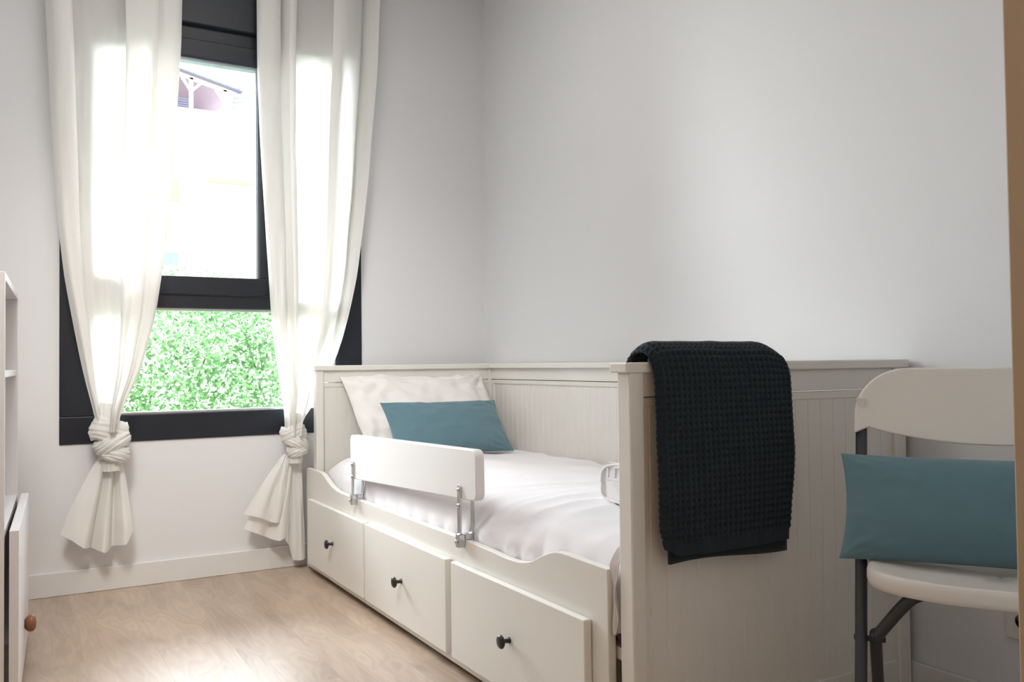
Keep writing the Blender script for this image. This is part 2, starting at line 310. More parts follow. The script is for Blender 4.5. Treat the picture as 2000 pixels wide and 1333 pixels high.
# ------------------------------------------------------------------ curtains
def fold_path(ctrl, n=14):
    P = crom([(a, b, 0) for a, b in ctrl], n); return [(p.x, p.y) for p in P]
def curtain(lab, left, right, zt, zb, ctrl, ybase, kx, kz, knot_sc, tail_fn, seed):
    t = empty('curtain', lab, 'curtain', (kx, -.07, kz))
    path = fold_path(ctrl); nu = len(path); nv = 110; v = []
    for j in range(nv):
        z = zt + (zb - zt) * j / (nv - 1)
        xl, xr = smooth_tab(left, z), smooth_tab(right, z); s = (j / (nv - 1))
        conv = max(0, (s - .55) / .45)
        for i, (a, d) in enumerate(path):
            aa = a + .018 * noise.noise(Vector((a * 3 + seed, z * 1.3, 0))) * math.sin(math.pi * min(1, max(0, a)))
            x = xl + (xr - xl) * aa
            wob = .006 * noise.noise(Vector((a * 7 + seed, z * 2.2, 3.0))) + .004 * noise.noise(Vector((a * 16 + seed, z * 5, 9)))
            pleat = .012 * conv * math.sin(a * 31 + d * 90 + seed)
            y = ybase - d * (1.5 + .1 * conv) + wob + pleat - .030 * conv ** 2 * (1 - abs(2 * a - 1) ** 2)
            y = min(y, -.034)
            if seed > 5 and z < .95: y = -.036 + (y + .036) * (1 - .60 * min(1, max(0, (x + .93) / .06)) * min(1, (.95 - z) / .12))
            v.append((x, y, z))
    pyd('drape', v, grid_faces(nu, nv), M['curtain'], t, smooth=True)
    # knot: pleated core and wrapped bands
    v, f = [], []
    R0 = Matrix.Translation((kx, -.085, kz))
    def band(pathpts, w, th, ph, closed=True, creases=9):
        Pp = crom(pathpts, 12); n = len(Pp); off = len(v); m_ = 96
        cen = sum(Pp, Vector()) / n
        for i, p in enumerate(Pp):
            d = (Pp[min(i + 1, n - 1)] - Pp[max(i - 1, 0)]).normalized() if 0 < i < n - 1 else ((Pp[1] - Pp[n - 2]).normalized() if closed else (Pp[min(i + 1, n - 1)] - Pp[max(i - 1, 0)]).normalized())
            o = (p - cen); o = (o - d * o.dot(d)).normalized(); b = d.cross(o)
            for k in range(m_):
                a = 2 * math.pi * k / m_
                ca, sa_ = math.cos(a), math.sin(a)
                cr = 1 + .09 * abs(math.sin(creases * a / 2 + ph + .9 * math.sin(i * .11 + ph))) + .07 * math.sin(creases * 1.7 * a + 2 * math.sin(i * .07)) * ca ** 2 + .12 * noise.noise(Vector((math.cos(a) * 1.5 + ph, math.sin(a) * 1.5, i * .08)))
                ww = w * (1 + .15 * noise.noise(Vector((i * .08, ph, 2))))
                q = p + b * (sa_ * ww * .5 * cr) + o * (ca * th * .5 * cr)
                v.append(R0 @ Vector((q.x * knot_sc, min(q.y, .05) * knot_sc, q.z * knot_sc)))
        for i in range(n - 1):
            for k in range(m_): f.append((off + i * m_ + k, off + i * m_ + (k + 1) % m_, off + (i + 1) * m_ + (k + 1) % m_, off + (i + 1) * m_ + k))
    def ring(cx, cy, cz, rx, ry, tilt, w, th, ph, spin=0):
        pts = []
        for k in range(13):
            a = 2 * math.pi * k / 12 + spin
            p = Vector((rx * math.cos(a), ry * math.sin(a), 0)); p = Matrix.Rotation(tilt, 3, 'Y') @ p
            pts.append(p + Vector((cx, cy, cz)))
        band(pts, w, th, ph)
    sg = 1 if seed < 5 else -1
    band([(0, 0, .13), (-.004, 0, .08), (.0, 0, .0), (.004, 0, -.06), (.005, 0, -.10)], .066, .060, .3, closed=False, creases=11)
    ring(-.004, -.004, .036, .044, .036, sg * math.radians(20), .078, .032, 1.1)
    ring(.006, -.008, -.004, .044, .036, sg * math.radians(-34), .060, .036, 2.3)
    ring(.012, -.012, -.040, .034, .028, sg * math.radians(20), .056, .032, 4.0)
    kn = pyd('knot', v, f, M['curtain'], t, smooth=True)
    # tail
    for w_ in tail_fn: tail_layer(t, *w_)
    return t
def tail_layer(t, top, ztop, hem, ctrl, ybase, amp, seed, ymax=-.03):
    path = fold_path(ctrl, 12); nu = len(path); nv = 50; v = []
    hx = [(a, x) for a, x, z in hem]; hz = [(a, z) for a, x, z in hem]
    for j in range(nv):
        s = j / (nv - 1)
        for a, d in path:
            xt = top[0] + (top[1] - top[0]) * a; xb = lerp_tab(hx, a); zb = lerp_tab(hz, a)
            e = s ** .85
            x = xt + (xb - xt) * e; z = ztop + (zb - ztop) * s
            y = ybase - d * amp * (.35 + .65 * s) + .006 * noise.noise(Vector((a * 6 + seed, s * 3, 5)))
            v.append((x, min(y, ymax), z))
    pyd('tail', v, grid_faces(nu, nv), M['curtain'], t, smooth=True)
LL = [(2.171, -1.836), (1.798, -1.82), (1.353, -1.793), (1.167, -1.773), (1.019, -1.748), (.832, -1.714), (.72, -1.688), (.64, -1.668), (.58, -1.66)]
LR = [(2.264, -1.372), (2.062, -1.376), (1.598, -1.405), (1.26, -1.436), (1.023, -1.47), (.81, -1.524), (.68, -1.588), (.62, -1.60), (.58, -1.61)]
lc = [(0, .0), (.06, .022), (.15, .028), (.19, .012), (.17, -.004), (.12, -.012), (.16, -.022), (.28, -.024), (.45, -.018), (.57, -.008), (.64, .010), (.60, .026), (.57, .034), (.66, .044), (.80, .040), (.835, .02), (.79, .012), (.72, .020), (.80, .030), (.86, .048), (.95, .046), (1.0, .030), (.97, .014), (.84, .008), (.78, -.004), (.86, -.012)]
ltail = [((-1.655, -1.582), .505, [(0, -1.785, .235), (.12, -1.75, .215), (.3, -1.71, .182), (.42, -1.675, .172), (.62, -1.638, .158), (.74, -1.60, .175), (.9, -1.569, .182), (1, -1.543, .226)],
          [(0, 0), (.14, .018), (.30, .022), (.38, -.008), (.36, -.02), (.44, .004), (.56, .026), (.64, .018), (.70, -.012), (.76, .006), (.88, .026), (1, .012)], -.075, 1.5, 1.0),
         ((-1.652, -1.60), .505, [(0, -1.765, .285), (.5, -1.66, .25), (1, -1.544, .27)], [(0, 0), (.3, .01), (.6, -.006), (1, .004)], -.048, 1.0, 3.0)]
curtain('long cream curtain left of the bright window gap, knotted above the bare wall', LL, LR, 2.59, .60, lc, -.076, -1.622, .562, 1.08, ltail, 1.0)
RL = [(2.322, -1.08), (2.008, -1.077), (1.696, -1.066), (1.322, -1.043), (.968, -1.02), (.781, -.994), (.68, -.975), (.60, -.968), (.5, -.965)]
RR = [(2.43, -.547), (2.088, -.564), (1.568, -.615), (1.212, -.659), (1.036, -.699), (.841, -.756), (.692, -.823), (.62, -.888), (.57, -.91), (.5, -.915)]
rc = [(.10, -.018), (.04, -.006), (0, .010), (.03, .030), (.12, .034), (.18, .020), (.14, .006), (.19, .0), (.225, .02), (.25, .034), (.30, .026), (.27, .006), (.26, -.01), (.34, -.016), (.5, -.014), (.60, -.004), (.66, .018), (.62, .030), (.59, .036), (.68, .042), (.80, .026), (.85, .008), (.80, -.004), (.86, -.012), (.93, .002), (1.0, .012)]
rtail = [((-.975, -.955), .475, [(0, -1.141, .247), (.3, -1.075, .228), (.6, -1.03, .205), (1, -.985, .20)], [(0, 0), (.3, .012), (.5, .004), (.75, .014), (1, .0)], -.085, 1.0, 2.0, -.03),
         ((-.978, -.930), .470, [(0, -1.135, .186), (.3, -1.09, .165), (.7, -1.03, .135), (.86, -1.0, .128), (1, -.957, .148)], [(0, 0), (.3, .012), (.55, -.004), (.68, .006), (.85, .034), (.95, .022), (1, .0)], -.062, 1.1, 4.0, -.03),
         ((-.960, -.902), .465, [(0, -.985, .14), (.3, -.955, .10), (.45, -.937, .036), (1, -.888, .040)], [(0, 0), (.2, .012), (.45, -.012), (.7, .018), (.85, .014), (1, 0)], -.068, 1.0, 6.0, -.03)]
curtain('long cream curtain right of the bright window gap, knotted beside the bed end', RL, RR, 2.59, .55, rc, -.062, -.938, .525, .88, rtail, 7.0)
rod = empty('curtain_rod', 'dark curtain rod above the window', 'curtain rod', (-1.2, -.07, 2.60))
tube('rod', [Vector((-1.95, -.07, 2.60)), Vector((-.45, -.07, 2.60))], .010, M['frame'], rod)
for bx_ in (-1.9, -.5): boxes('bracket', [((bx_ - .008, -.07, 2.592), (bx_ + .008, 0, 2.608))], M['frame'], rod)

# ------------------------------------------------------------------ daybed
ym, L = -2.231, 2.129; yh0, yh1 = -.102, -.142
bed = empty('daybed', 'white wooden daybed with panelled ends and scalloped three drawer front', 'bed', (-.45, -1.17, 0))
B = M['bed']
def beadboard(name, a0, a1, z0, z1, plane_lo, plane_hi, axis, step=.042, gd=.0015, gw=.003, start=.02):
    """vertical tongue and groove sheet between a0..a1 along the other axis; both faces grooved"""
    pts = []
    def prof(face, s):
        out = [(a0, face)]; c = a0 + start
        while c < a1 - .01:
            out += [(c - gw / 2, face), (c, face + s * gd), (c + gw / 2, face)]; c += step
        out.append((a1, face)); return out
    pts = prof(plane_lo, 1) + list(reversed(prof(plane_hi, -1)))
    if axis == 1: pts = [(p[0], p[1]) for p in pts]      # runs along x, faces are y
    else: pts = [(p[1], p[0]) for p in pts]              # runs along y, faces are x
    return prism(name, pts, 2, z0, z1, B, bed)
def end_frame(xf, ya, yb, xpost, outer, capx, capy):
    # ya < yb ; posts
    boxes('post', [((xf, ya, 0.0), (xf + xpost, yb, .812))], B, bed, bevel=.0035)
    boxes('post', [((-.062, ya, 0.0), (-.020, yb, .812))], B, bed, bevel=.0035)
    boxes('top_cap', [((capx, capy[0], .811), (-.008, capy[1], .832))], B, bed, bevel=.003)
    ry0, ry1 = ya + .006, yb - .006
    boxes('top_rail', [((xf + xpost, ry0, .762), (-.062, ry1, .812)), ((xf + xpost, ry0 + .003, .742), (-.062, ry1 - .003, .760))], B, bed, bevel=.002)
    boxes('bottom_rail', [((xf + xpost, ry0, .03), (-.062, ry1, .10))], B, bed, bevel=.002)
    beadboard('panel', xf + xpost, -.062, .10, .742, ya + .011, yb - .011, 1)
end_frame(-.873, ym, ym + .042, .036, True, -.884, (ym - .004, ym + .052))
end_frame(-.861, yh1, yh0, .032, False, -.870, (yh1 - .006, yh0 + .006))
# back along the wall
boxes('back_cap', [((-.066, ym + .054, .811), (-.008, yh1 - .008, .832))], B, bed, bevel=.003)
boxes('back_rail', [((-.050, ym + .042, .762), (-.022, yh1, .811)), ((-.047, ym + .042, .742), (-.025, yh1, .760)), ((-.050, ym + .042, .03), (-.022, yh1, .10)), ((-.050, yh1 - .022, .10), (-.024, yh1, .742))], B, bed, bevel=.002)
beadboard('back_panel', ym + .042, yh1 - .022, .10, .742, -.043, -.028, 0)
# scalloped front board
fx0, fx1 = -.884, -.864
prof = [(-2.162, .411), (-2.08, .412), (-1.995, .413), (-1.955, .408), (-1.905, .390), (-1.864, .371), (-1.815, .359), (-1.767, .355), (-1.72, .355), (-1.66, .358), (-1.5, .361), (-1.3, .361), (-.9, .361), (-.58, .361), (-.49, .362), (-.437, .366), (-.385, .376), (-.345, .388), (-.300, .403), (-.265, .410), (-.22, .412), (-.150, .412), (-.080, .412)]
pp = [(p.x, p.y) for p in crom([(a, b, 0) for a, b in prof], 5)]
prism('front_board', pp + [(-.080, .014), (-2.162, .014)], 0, fx0, fx1, B, bed, bevel=.002, angle=50)
for i, (a, b) in enumerate(((-.786, -.158), (-1.437, -.806), (-2.106, -1.470))):
    d = boxes('drawer', [((-.904, a, .040), (-.885, b, .297))], B, bed, bevel=.003)
    yk = (-.470, -1.125, -1.790)[i]
    X = Matrix.Translation((-.904, yk, .171)) @ Matrix.Rotation(math.radians(-90), 4, 'Y')
    lathe('knob', [(.0075, 0), (.0075, .002), (.0055, .004), (.005, .014), (.006, .018), (.0135, .0195), (.0165, .0225), (.0165, .025), (.014, .0285), (.008, .0305), (.002, .031)], X, M['black_knob'], d)
    # drawer box behind its front
    boxes('drawer_box', [((-.862, a + .01, .045), (-.10, a + .022, .21)), ((-.862, b - .022, .045), (-.10, b - .01, .21)), ((-.862, a + .022, .045), (-.10, b - .022, .055)), ((-.11, a + .022, .055), (-.10, b - .022, .21))], B, d)
boxes('bed_base', [((-.858, ym + .046, .225), (-.056, yh1 - .026, .250))], B, bed)
boxes('rail_bracket', [((-.866, ym + .045, .262), (-.861, ym + .060, .280))], M['bracket_black'], bed)

# mattress
boxes('mattress', [((-.852, ym + .06, .252), (-.062, yh1 - .03, .400))], M['ticking'], None, bevel=.03, seg=4, smooth=True)
tag(bpy.data.objects['mattress'], 'beige mattress lying in the daybed under the white duvet', 'mattress')
# duvet
def duvet():
    sec = [(-.858, .275), (-.862, .335), (-.862, .375), (-.856, .415), (-.832, .455), (-.775, .480), (-.64, .487), (-.42, .484), (-.25, .480), (-.12, .474), (-.068, .460), (-.060, .415)]
    P = crom([(a, b, 0) for a, b in sec], 12); nu = len(P); nv = 260; v = []
    ya, yb = ym + .058, yh1 - .060
    for j in range(nv):
        s = j / (nv - 1); y = ya + (yb - ya) * s
        for i, p in enumerate(P):
            u = i / (nu - 1); x, z = p.x, p.y
            top = min(1, max(0, (u - .22) / .15)) * min(1, (1 - u) / .12)
            side = 1 - min(1, max(0, (u - .08) / .30))
            z += top * (.020 * noise.noise(Vector((x * 3.2, y * 2.0, 1))) + .007 * noise.noise(Vector((x * 9, y * 5, 4))))
            # soft hollow where the guard rail presses, puffed part nearer the foot end
            puff = math.exp(-((y + 1.86) / .34) ** 2)
            z += .006 * puff * top
            hollow = math.exp(-((y + 1.28) / .42) ** 2)
            z -= .022 * hollow * (1 - min(1, max(0, (x + .85) / .40)))
            # creases running over the edge
            cr = noise.noise(Vector((y * 26, x * 3.0, 7))) ** 2 * (1.0 if y < -1.2 else .6)
            wr = abs(noise.noise(Vector((y * 9 + x * 4, x * 2.5 - y * 1.5, 11))))
            z -= .013 * wr * top
            x += side * (.012 * cr - .010 * math.sin(y * 58 + 3 * noise.noise(Vector((y * 5, 0, 0)))) * max(0, 1 - (z - .30) / .14)) * (1 if z > .3 else .4)
            # rounded ends
            e0 = max(0, 1 - (y - ya) / .07); e1 = max(0, 1 - (yb - y) / .16)
            z -= (z - .37) * (.55 * e1 ** 2.4 + .25 * e0 ** 3) if z > .37 else 0
            x += side * .05 * e1 ** 2
            v.append((max(-.8615, x), y, z))
    o = pyd('duvet', v, grid_faces(nu, nv), M['linen'], None, smooth=True)
    sd = o.modifiers.new('thick', 'SOLIDIFY'); sd.thickness = .012; sd.offset = -1 if True else 1
    return o
dv = duvet(); tag(dv, 'puffy white duvet spread over the daybed mattress', 'duvet')
# corner of cloth hanging in the gap between front board and near post
v = []; nv = 40; nu = 12
for j in range(nv):
    s = j / (nv - 1); z = .455 - .175 * s; w = .015 * (1 - s) ** .7 + .003
    for i in range(nu):
        a = i / (nu - 1)
        y = -2.176 + w * (a - .35) * 1.2 + .002 * math.sin(s * 14)
        x = -.876 + .014 * math.sin(a * 3.1) * (1 - .6 * s) + .004 * math.sin(s * 9 + a * 3) + .02 * (1 - min(1, s * 5)) * 1
        v.append((x, y + .0, z))
sh = pyd('sheet_corner', v, grid_faces(nu, nv), M['linen'], dv, smooth=True)
sh['label'] = 'corner of pinkish white sheet hanging down beside the post'
sm_ = sh.modifiers.new('thick', 'SOLIDIFY'); sm_.thickness = .002

# ------------------------------------------------------------------ cushions
def cushion(name, w, h, t, X, mt, lab, cat, pull=.05, wr=.006, seed=0, seam=.0016, pw=2.6, parent=None, tipw=1.0, edge_fn=None):
    n1, n2 = 72, 48; v, f = [], []
    for side in (1, -1):
        for j in range(n2 + 1):
            for i in range(n1 + 1):
                a = -1 + 2 * i / n1; b = -1 + 2 * j / n2
                # denser near the edges
                a = math.sin(a * math.pi / 2); b = math.sin(b * math.pi / 2)
                x = a * w / 2 * (1 - pull * (1 - b * b) * abs(a) ** 3 * 1.0)
                z = b * h / 2 * (1 - pull * 1.2 * (1 - a * a) * abs(b) ** 3)
                q = (1 - abs(a) ** pw) ** .62 * (1 - abs(b) ** pw) ** .62
                cr = math.exp(-((1 - abs(a)) ** 2 + (1 - abs(b)) ** 2) * 6)
                wv = wr * noise.noise(Vector((a * 2.6 + seed, b * 2.3, side))) + wr * .6 * noise.noise(Vector((a * 7 + seed, b * 6, side * 3))) * (1 + 2 * cr)
                rad = wr * .7 * math.sin(math.atan2(1 - abs(b) + .05, 1 - abs(a) + .05) * 18 + seed) * cr
                y = side * (t / 2 * q + (wv + rad) * min(1, q * 3)) + (0 if side > 0 else -seam)
                p = Vector((x, y, z))
                if edge_fn: p = edge_fn(p, a, b)
                v.append(X @ p)
    N = (n1 + 1) * (n2 + 1)
    f = grid_faces(n1 + 1, n2 + 1) + [tuple(reversed(q)) for q in grid_faces(n1 + 1, n2 + 1, N)]
    per = [i for i in range(n1 + 1)] + [(j + 1) * (n1 + 1) - 1 for j in range(1, n2 + 1)] + [n2 * (n1 + 1) + i for i in range(n1 - 1, -1, -1)] + [j * (n1 + 1) for j in range(n2 - 1, 0, -1)]
    for k in range(len(per)):
        a, b = per[k], per[(k + 1) % len(per)]; f.append((a, b, N + b, N + a))
    o = pyd(name, v, f, mt, parent, smooth=True)
    if lab: tag(o, lab, cat)
    return o
def frame3(o, xdir, zdir):
    xd = Vector(xdir).normalized(); zd = Vector(zdir); zd = (zd - xd * zd.dot(xd)).normalized(); yd = zd.cross(xd)
    m3 = Matrix((xd, yd, zd)).transposed().to_4x4(); m3.translation = Vector(o); return m3
def pil_edge(p, a, b):
    # top hem hangs loose: dips in the middle, corners stay up
    if b < 0 and a < 0: p = p + Vector((.05 * b * b * a * a, 0, 0))
    if b < 0 and a > 0: p = p + Vector((-.08 * b * b * a * a, 0, 0))
    if b > 0: p = p + Vector((0, 0, -.022 * (math.exp(-((a - .25) / .45) ** 2)) * b ** 4 - .006 * math.sin(a * 5) * b ** 6))
    return p
cushion('pillow', .66, .44, .13, frame3((-.430, -.285, .628), (1, 0, .0), (0, .34, .36)), M['pillow'], 'large white pillow leaning against the headboard behind a teal cushion', 'pillow', pull=.04, wr=.020, seed=3, edge_fn=pil_edge)
cushion('cushion', .50, .250, .10, frame3((-.468, -.555, .587), (1, 0, -.01), (0, .16, .195)), M['teal'], 'teal cushion on the bed leaning against the white pillow', 'cushion', pull=.05, wr=.005, seed=8)

# bolster resting against the near end
def bolster():
    t = empty('bolster_cushion', 'white square edged cushion on the duvet beside the near bed end', 'cushion', (-.38, -2.0, .49))
    cx0, cx1, cy0, cy1, z0, z1 = -.668, -.16, -2.155, -1.835, .484, .592
    v, f = [], []; n = 40
    sec = []
    cz = (z0 + z1) / 2; hy = (cy1 - cy0) / 2; hz = (z1 - z0) / 2
    for k in range(64):
        a = 2 * math.pi * k / 64; c, s = math.cos(a), math.sin(a)
        e = .55 if s > 0 else .35
        sec.append((abs(c) ** e * (1 if c > 0 else -1) * hy, abs(s) ** e * (1 if s > 0 else -1) * hz * (1.0 if s > 0 else .9)))
    for i in range(n + 1):
        u = i / n; x = cx0 + (cx1 - cx0) * u
        r = min(1, .90 + .10 * math.sin(math.pi * u) ** .5)
        for (dy, dz) in sec: v.append((x + .012 * (1 - abs(dy / hy)) * (1 if u > .5 else -1), (cy0 + cy1) / 2 + dy * r, cz + dz * r + .004 * noise.noise(Vector((u * 6, dy * 20, 2)))))
    for i in range(n):
        for k in range(64): f.append((i * 64 + k, i * 64 + (k + 1) % 64, (i + 1) * 64 + (k + 1) % 64, (i + 1) * 64 + k))
    f.append(tuple(range(64))); f.append(tuple(range(n * 64 + 63, n * 64 - 1, -1)))
    pyd('cover', v, f, M['pillow'], t, smooth=False, bevel=.004)
    pth = [Vector((cx0 - .003, (cy0 + cy1) / 2 + dy * .90, cz + dz * .90)) for dy, dz in sec]; pth.append(pth[0])
    tube('piping', pth, .0032, M['linen'], t, seg=8)
    # quilted lace-like patch on the visible end
    bl = []
    for k in range(9): bl.append(((cx0 - .0035, cy1 - .045 - k * .028, .552), (cx0 - .002, cy1 - .036 - k * .028, .583)))
    bl.append(((cx0 - .0035, cy0 + .03, .544), (cx0 - .002, cy1 - .035, .549))); bl.append(((cx0 - .0035, cy0 + .03, .586), (cx0 - .002, cy1 - .045, .590)))
    boxes('woven_band', bl, M['linen'], t, bevel=.001)
bolster()

# ------------------------------------------------------------------ bed guard rail
gd = empty('bed_guard_rail', 'white board guard rail clamped on the daybed front with metal brackets', 'bed guard', (-.88, -1.13, .36))
tilt = math.atan2(.022, .98)
gX = Matrix.Translation((-.893, -.640, .432)) @ Matrix.Rotation(-math.atan2(.026, .98) * -1, 4, 'X')
# local frame: y runs from 0 to -0.965, z 0..0.152, x 0..0.027
def rr(w, h, r, n=8):
    pts = []
    for cx, cy, a0 in ((w - r, r, -90), (w - r, h - r, 0), (r, h - r, 90), (r, r, 180)):
        for k in range(n + 1):
            a = math.radians(a0 + 90 * k / n); pts.append((cx + r * math.cos(a), cy + r * math.sin(a)))
    return pts
sgn = [(-(p[0]), p[1] if p[1] > .08 else p[1] + .022 * p[0] / .965) for p in rr(.965, .155, .022)]
gX = Matrix.Translation((-.893, -.640, .430)) @ Matrix.Rotation(-math.radians(1.35), 4, 'X')
prism('guard_board', sgn, 0, 0, .027, M['guard'], gd, X=gX, bevel=.003, angle=50)
for yb in (-.672, -1.512):
    zt_ = .497 + (.0 if yb > -1 else .012)
    br = prism('bracket', [(yb + p[0] - .009, .372 + p[1]) for p in rr(.018, zt_ - .372, .0088)], 0, -.8985, -.8935, M['steel'], gd, bevel=.0008)
    br['label'] = 'zinc plated steel bracket'
    for zz in (zt_ - .014, zt_ - .056):
        lathe('bolt', [(.0062, 0), (.0062, .0015), (.0045, .0035), (.001, .0042)], Matrix.Translation((-.8985, yb, zz)) @ Matrix.Rotation(math.radians(-90), 4, 'Y'), M['steel'], br, seg=16)
    boxes('clamp', [((-.905, yb - .012, .342), (-.8855, yb + .008, .378)), ((-.8855, yb - .013, .3635), (-.861, yb + .009, .378)), ((-.8625, yb - .013, .300), (-.8585, yb + .009, .3635))], M['steel'], br, bevel=.002)
    prism('rear_plate', [(yb - .024, .480), (yb - .004, .480), (yb - .004, .400), (yb + .008, .375), (yb - .012, .375), (yb - .024, .400)], 0, -.8655, -.8625, M['steel'], br, bevel=.0006)
    lathe('bolt', [(.006, 0), (.006, .002), (.004, .004), (.001, .0045)], Matrix.Translation((-.907, yb - .002, .358)) @ Matrix.Rotation(math.radians(-90), 4, 'Y'), M['steel'], br, seg=16)

# ------------------------------------------------------------------ waffle blanket over the near end
def blanket():
    x0, x1 = -.828, -.449; NC = 27; per = 6; nu = NC * per + 1
    yc = ym + .022
    path = crom([(yc - .060, .447), (yc - .058, .60), (yc - .053, .76), (yc - .048, .815), (yc - .036, .850), (yc - .010, .868), (yc + .020, .866), (yc + .040, .848), (yc + .050, .815), (yc + .054, .74), (yc + .056, .62)] and [Vector((a, b, 0)) for a, b in ((yc - .060, .447), (yc - .058, .60), (yc - .053, .76), (yc - .048, .815), (yc - .036, .850), (yc - .010, .868), (yc + .020, .866), (yc + .040, .848), (yc + .050, .815), (yc + .054, .74), (yc + .056, .62))], 40)
    # resample by length
    cum = [0]
    for a, b in zip(path, path[1:]): cum.append(cum[-1] + (b - a).length)
    cell = (x1 - x0) / NC; step = cell / per; n = int(cum[-1] / step); pts = []; k = 0
    for i in range(n + 1):
        s = i * step
        while k < len(cum) - 2 and cum[k + 1] < s: k += 1
        t = (s - cum[k]) / max(1e-9, cum[k + 1] - cum[k]); pts.append(path[k].lerp(path[k + 1], t))
    v = []
    for i, p in enumerate(pts):
        q = pts[min(i + 1, n)] - pts[max(i - 1, 0)]; nrm = Vector((-q.y, q.x, 0)).normalized()   # (y,z) normal, outward
        if nrm.x > 0 and i < n / 3: nrm = -nrm
        s = i * step
        for j in range(nu):
            a = j / (nu - 1); x = x0 + (x1 - x0) * a
            # edges of the folded stack roll over at left and right
            ed = max(0, 1 - a / .10) ** 2 * .6 + max(0, (a - .80) / .20) ** 2.2
            z = p.y; y = p.x
            hgt = min(1, max(0, (z - .80) / .06))
            z -= hgt * .030 * ed
            low = min(1, max(0, 1 - (z - .447) / .05)) if y < yc else 0
            z += -.010 * low * math.sin(a * 3.1) * .4 + (.014 * max(0, 1 - a / .10) if low > 0 else 0) * low
            wx = abs(math.sin(math.pi * a * NC)); ws = abs(math.sin(math.pi * s / cell))
            amp = .0060 if (s > .024) else 0
            dsp = amp * (max(1 - wx, 1 - ws) ** 1.1 - .35)
            hang = 1 if y < yc - .03 else 0
            wob = .005 * noise.noise(Vector((a * 3, z * 4, 2))) * hang + .0025 * noise.noise(Vector((a * 9, z * 9, 8)))
            side = .010 * max(0, 1 - a / .05) ** 2 + .010 * max(0, 1 - (1 - a) / .05) ** 2
            off = dsp + (abs(wob) if hang else wob * .5) - side * hang
            xx = x + .004 * noise.noise(Vector((0, z * 5, a))) + (-.016 * (a) * 0) + .012 * a * (1 - abs(z - .62) / .2) * (1 if hang else 0) * .35 - (.024 * a ** 3 * min(1, max(0, (.64 - z) / .18)) if hang else 0)
            if z < .50 and y < yc and a < .12: xx += (1 - a / .12) * (.50 - z) * .35
            v.append(Vector((xx, y + nrm.x * off, z + nrm.y * off)))
    t = empty('blanket', 'dark waffle weave blanket folded over the near bed end', 'blanket', (-.64, yc, .832))
    o = pyd('waffle_cloth', v, grid_faces(nu, n + 1), M['blanket'], t, smooth=True)
    sd = o.modifiers.new('thick', 'SOLIDIFY'); sd.thickness = .005; sd.offset = 0
    # inner folded layers seen below the hem and at the open left edge
    for (dy, za, xa, xb, dz) in ((.0085, .424, x0 + .030, x1 - .019, .0),):
        vv = []; n2 = 40; m2 = 30
        for j in range(m2):
            z = .80 + (za - .80) * j / (m2 - 1)
            for i in range(n2):
                a = i / (n2 - 1)
                zz = z + ((.006 * math.sin(a * 4.2 + .6)) * (j / (m2 - 1)) ** 3)
                vv.append((xa + (xb - xa) * a - (.006 * (1 - j / m2)) * (1 - a), yc - .052 + dy + .002 * math.sin(a * 7), zz))
        u = pyd('under_layer', vv, grid_faces(n2, m2), M['blanket'], t, smooth=True)
        s2 = u.modifiers.new('thick', 'SOLIDIFY'); s2.thickness = .007; s2.offset = 0
    # rolled inner fold over the cap
    vv = []; pr = [(yc - .040, .834), (yc - .034, .846), (yc - .012, .856), (yc + .016, .856), (yc + .034, .846), (yc + .040, .834)]
    pc = crom([(a, b, 0) for a, b in pr], 6)
    for i in range(30):
        a = i / 29
        for p in pc: vv.append((x0 + .025 + (x1 - x0 - .05) * a, p.x, p.y - (.012 * max(0, (a - .8) / .2) ** 2)))
    u = pyd('inner_fold', vv, grid_faces(len(pc), 30), M['blanket'], t, smooth=True)
    s2 = u.modifiers.new('thick', 'SOLIDIFY'); s2.thickness = .004; s2.offset = 0
blanket()

# ------------------------------------------------------------------ folding chair
th = math.radians(25)
lat = (RT.xy.normalized() * math.cos(th) - FW.xy.normalized() * math.sin(th)).to_3d(); lat.z = 0
bk = (FW.xy.normalized() * math.cos(th) + RT.xy.normalized() * math.sin(th)).to_3d(); bk.z = 0
PL = px(1683, 800, 1.70); PL.z = 0
Wc = .44
org = PL + lat * (Wc / 2)          # under the middle of the backrest
cX = Matrix((lat, bk, Vector((0, 0, 1)))).transposed().to_4x4(); cX.translation = org
def cp(a, b, z): return cX @ Vector((a, b, z))
chair = empty('folding_chair', 'white plastic folding chair with dark tube legs standing beside the bed end', 'chair', tuple(org))
hw = Wc / 2
def tilt_b(z): return -.30 * (.75 - z) / .75     # tubes lean forward going down
def side_leg(s):
    tube('front_leg', crom([cp(s * hw, tilt_b(z), z) for z in (.72, .60, .45, .30, .15, .012)], 4), .0105, M['chair_tube'], chair)
    lathe('foot_cap', [(.0125, 0), (.0135, .004), (.0125, .03), (.0105, .032)], Matrix.Translation(cp(s * hw, tilt_b(.0), .0)), M['chair_tube'], chair, seg=16)
    pth = [cp(s * (hw - .13), -.200, .438), cp(s * (hw - .10), -.208, .435), cp(s * (hw - .075), -.215, .420), cp(s * (hw - .030), -.175, .352), cp(s * (hw - .024), -.160, .335), cp(s * (hw - .024), -.060, .17), cp(s * (hw - .024), .045, .012)]
    tube('rear_leg', crom(pth, 8), .0105, M['chair_tube'], chair)
    lathe('foot_cap', [(.0125, 0), (.0135, .004), (.0125, .03), (.0105, .032)], Matrix.Translation(cp(s * (hw - .024), .050, .0)), M['chair_tube'], chair, seg=16)
    tube('pivot', [cp(s * (hw + .012), -.160, .338), cp(s * (hw - .040), -.160, .338)], .005, M['chair_tube'], chair, seg=10)
for s in (-1, 1): side_leg(s)
tube('rear_crossbar', [cp(-(hw - .13), -.200, .438), cp(hw - .13, -.200, .438)], .0105, M['chair_tube'], chair)
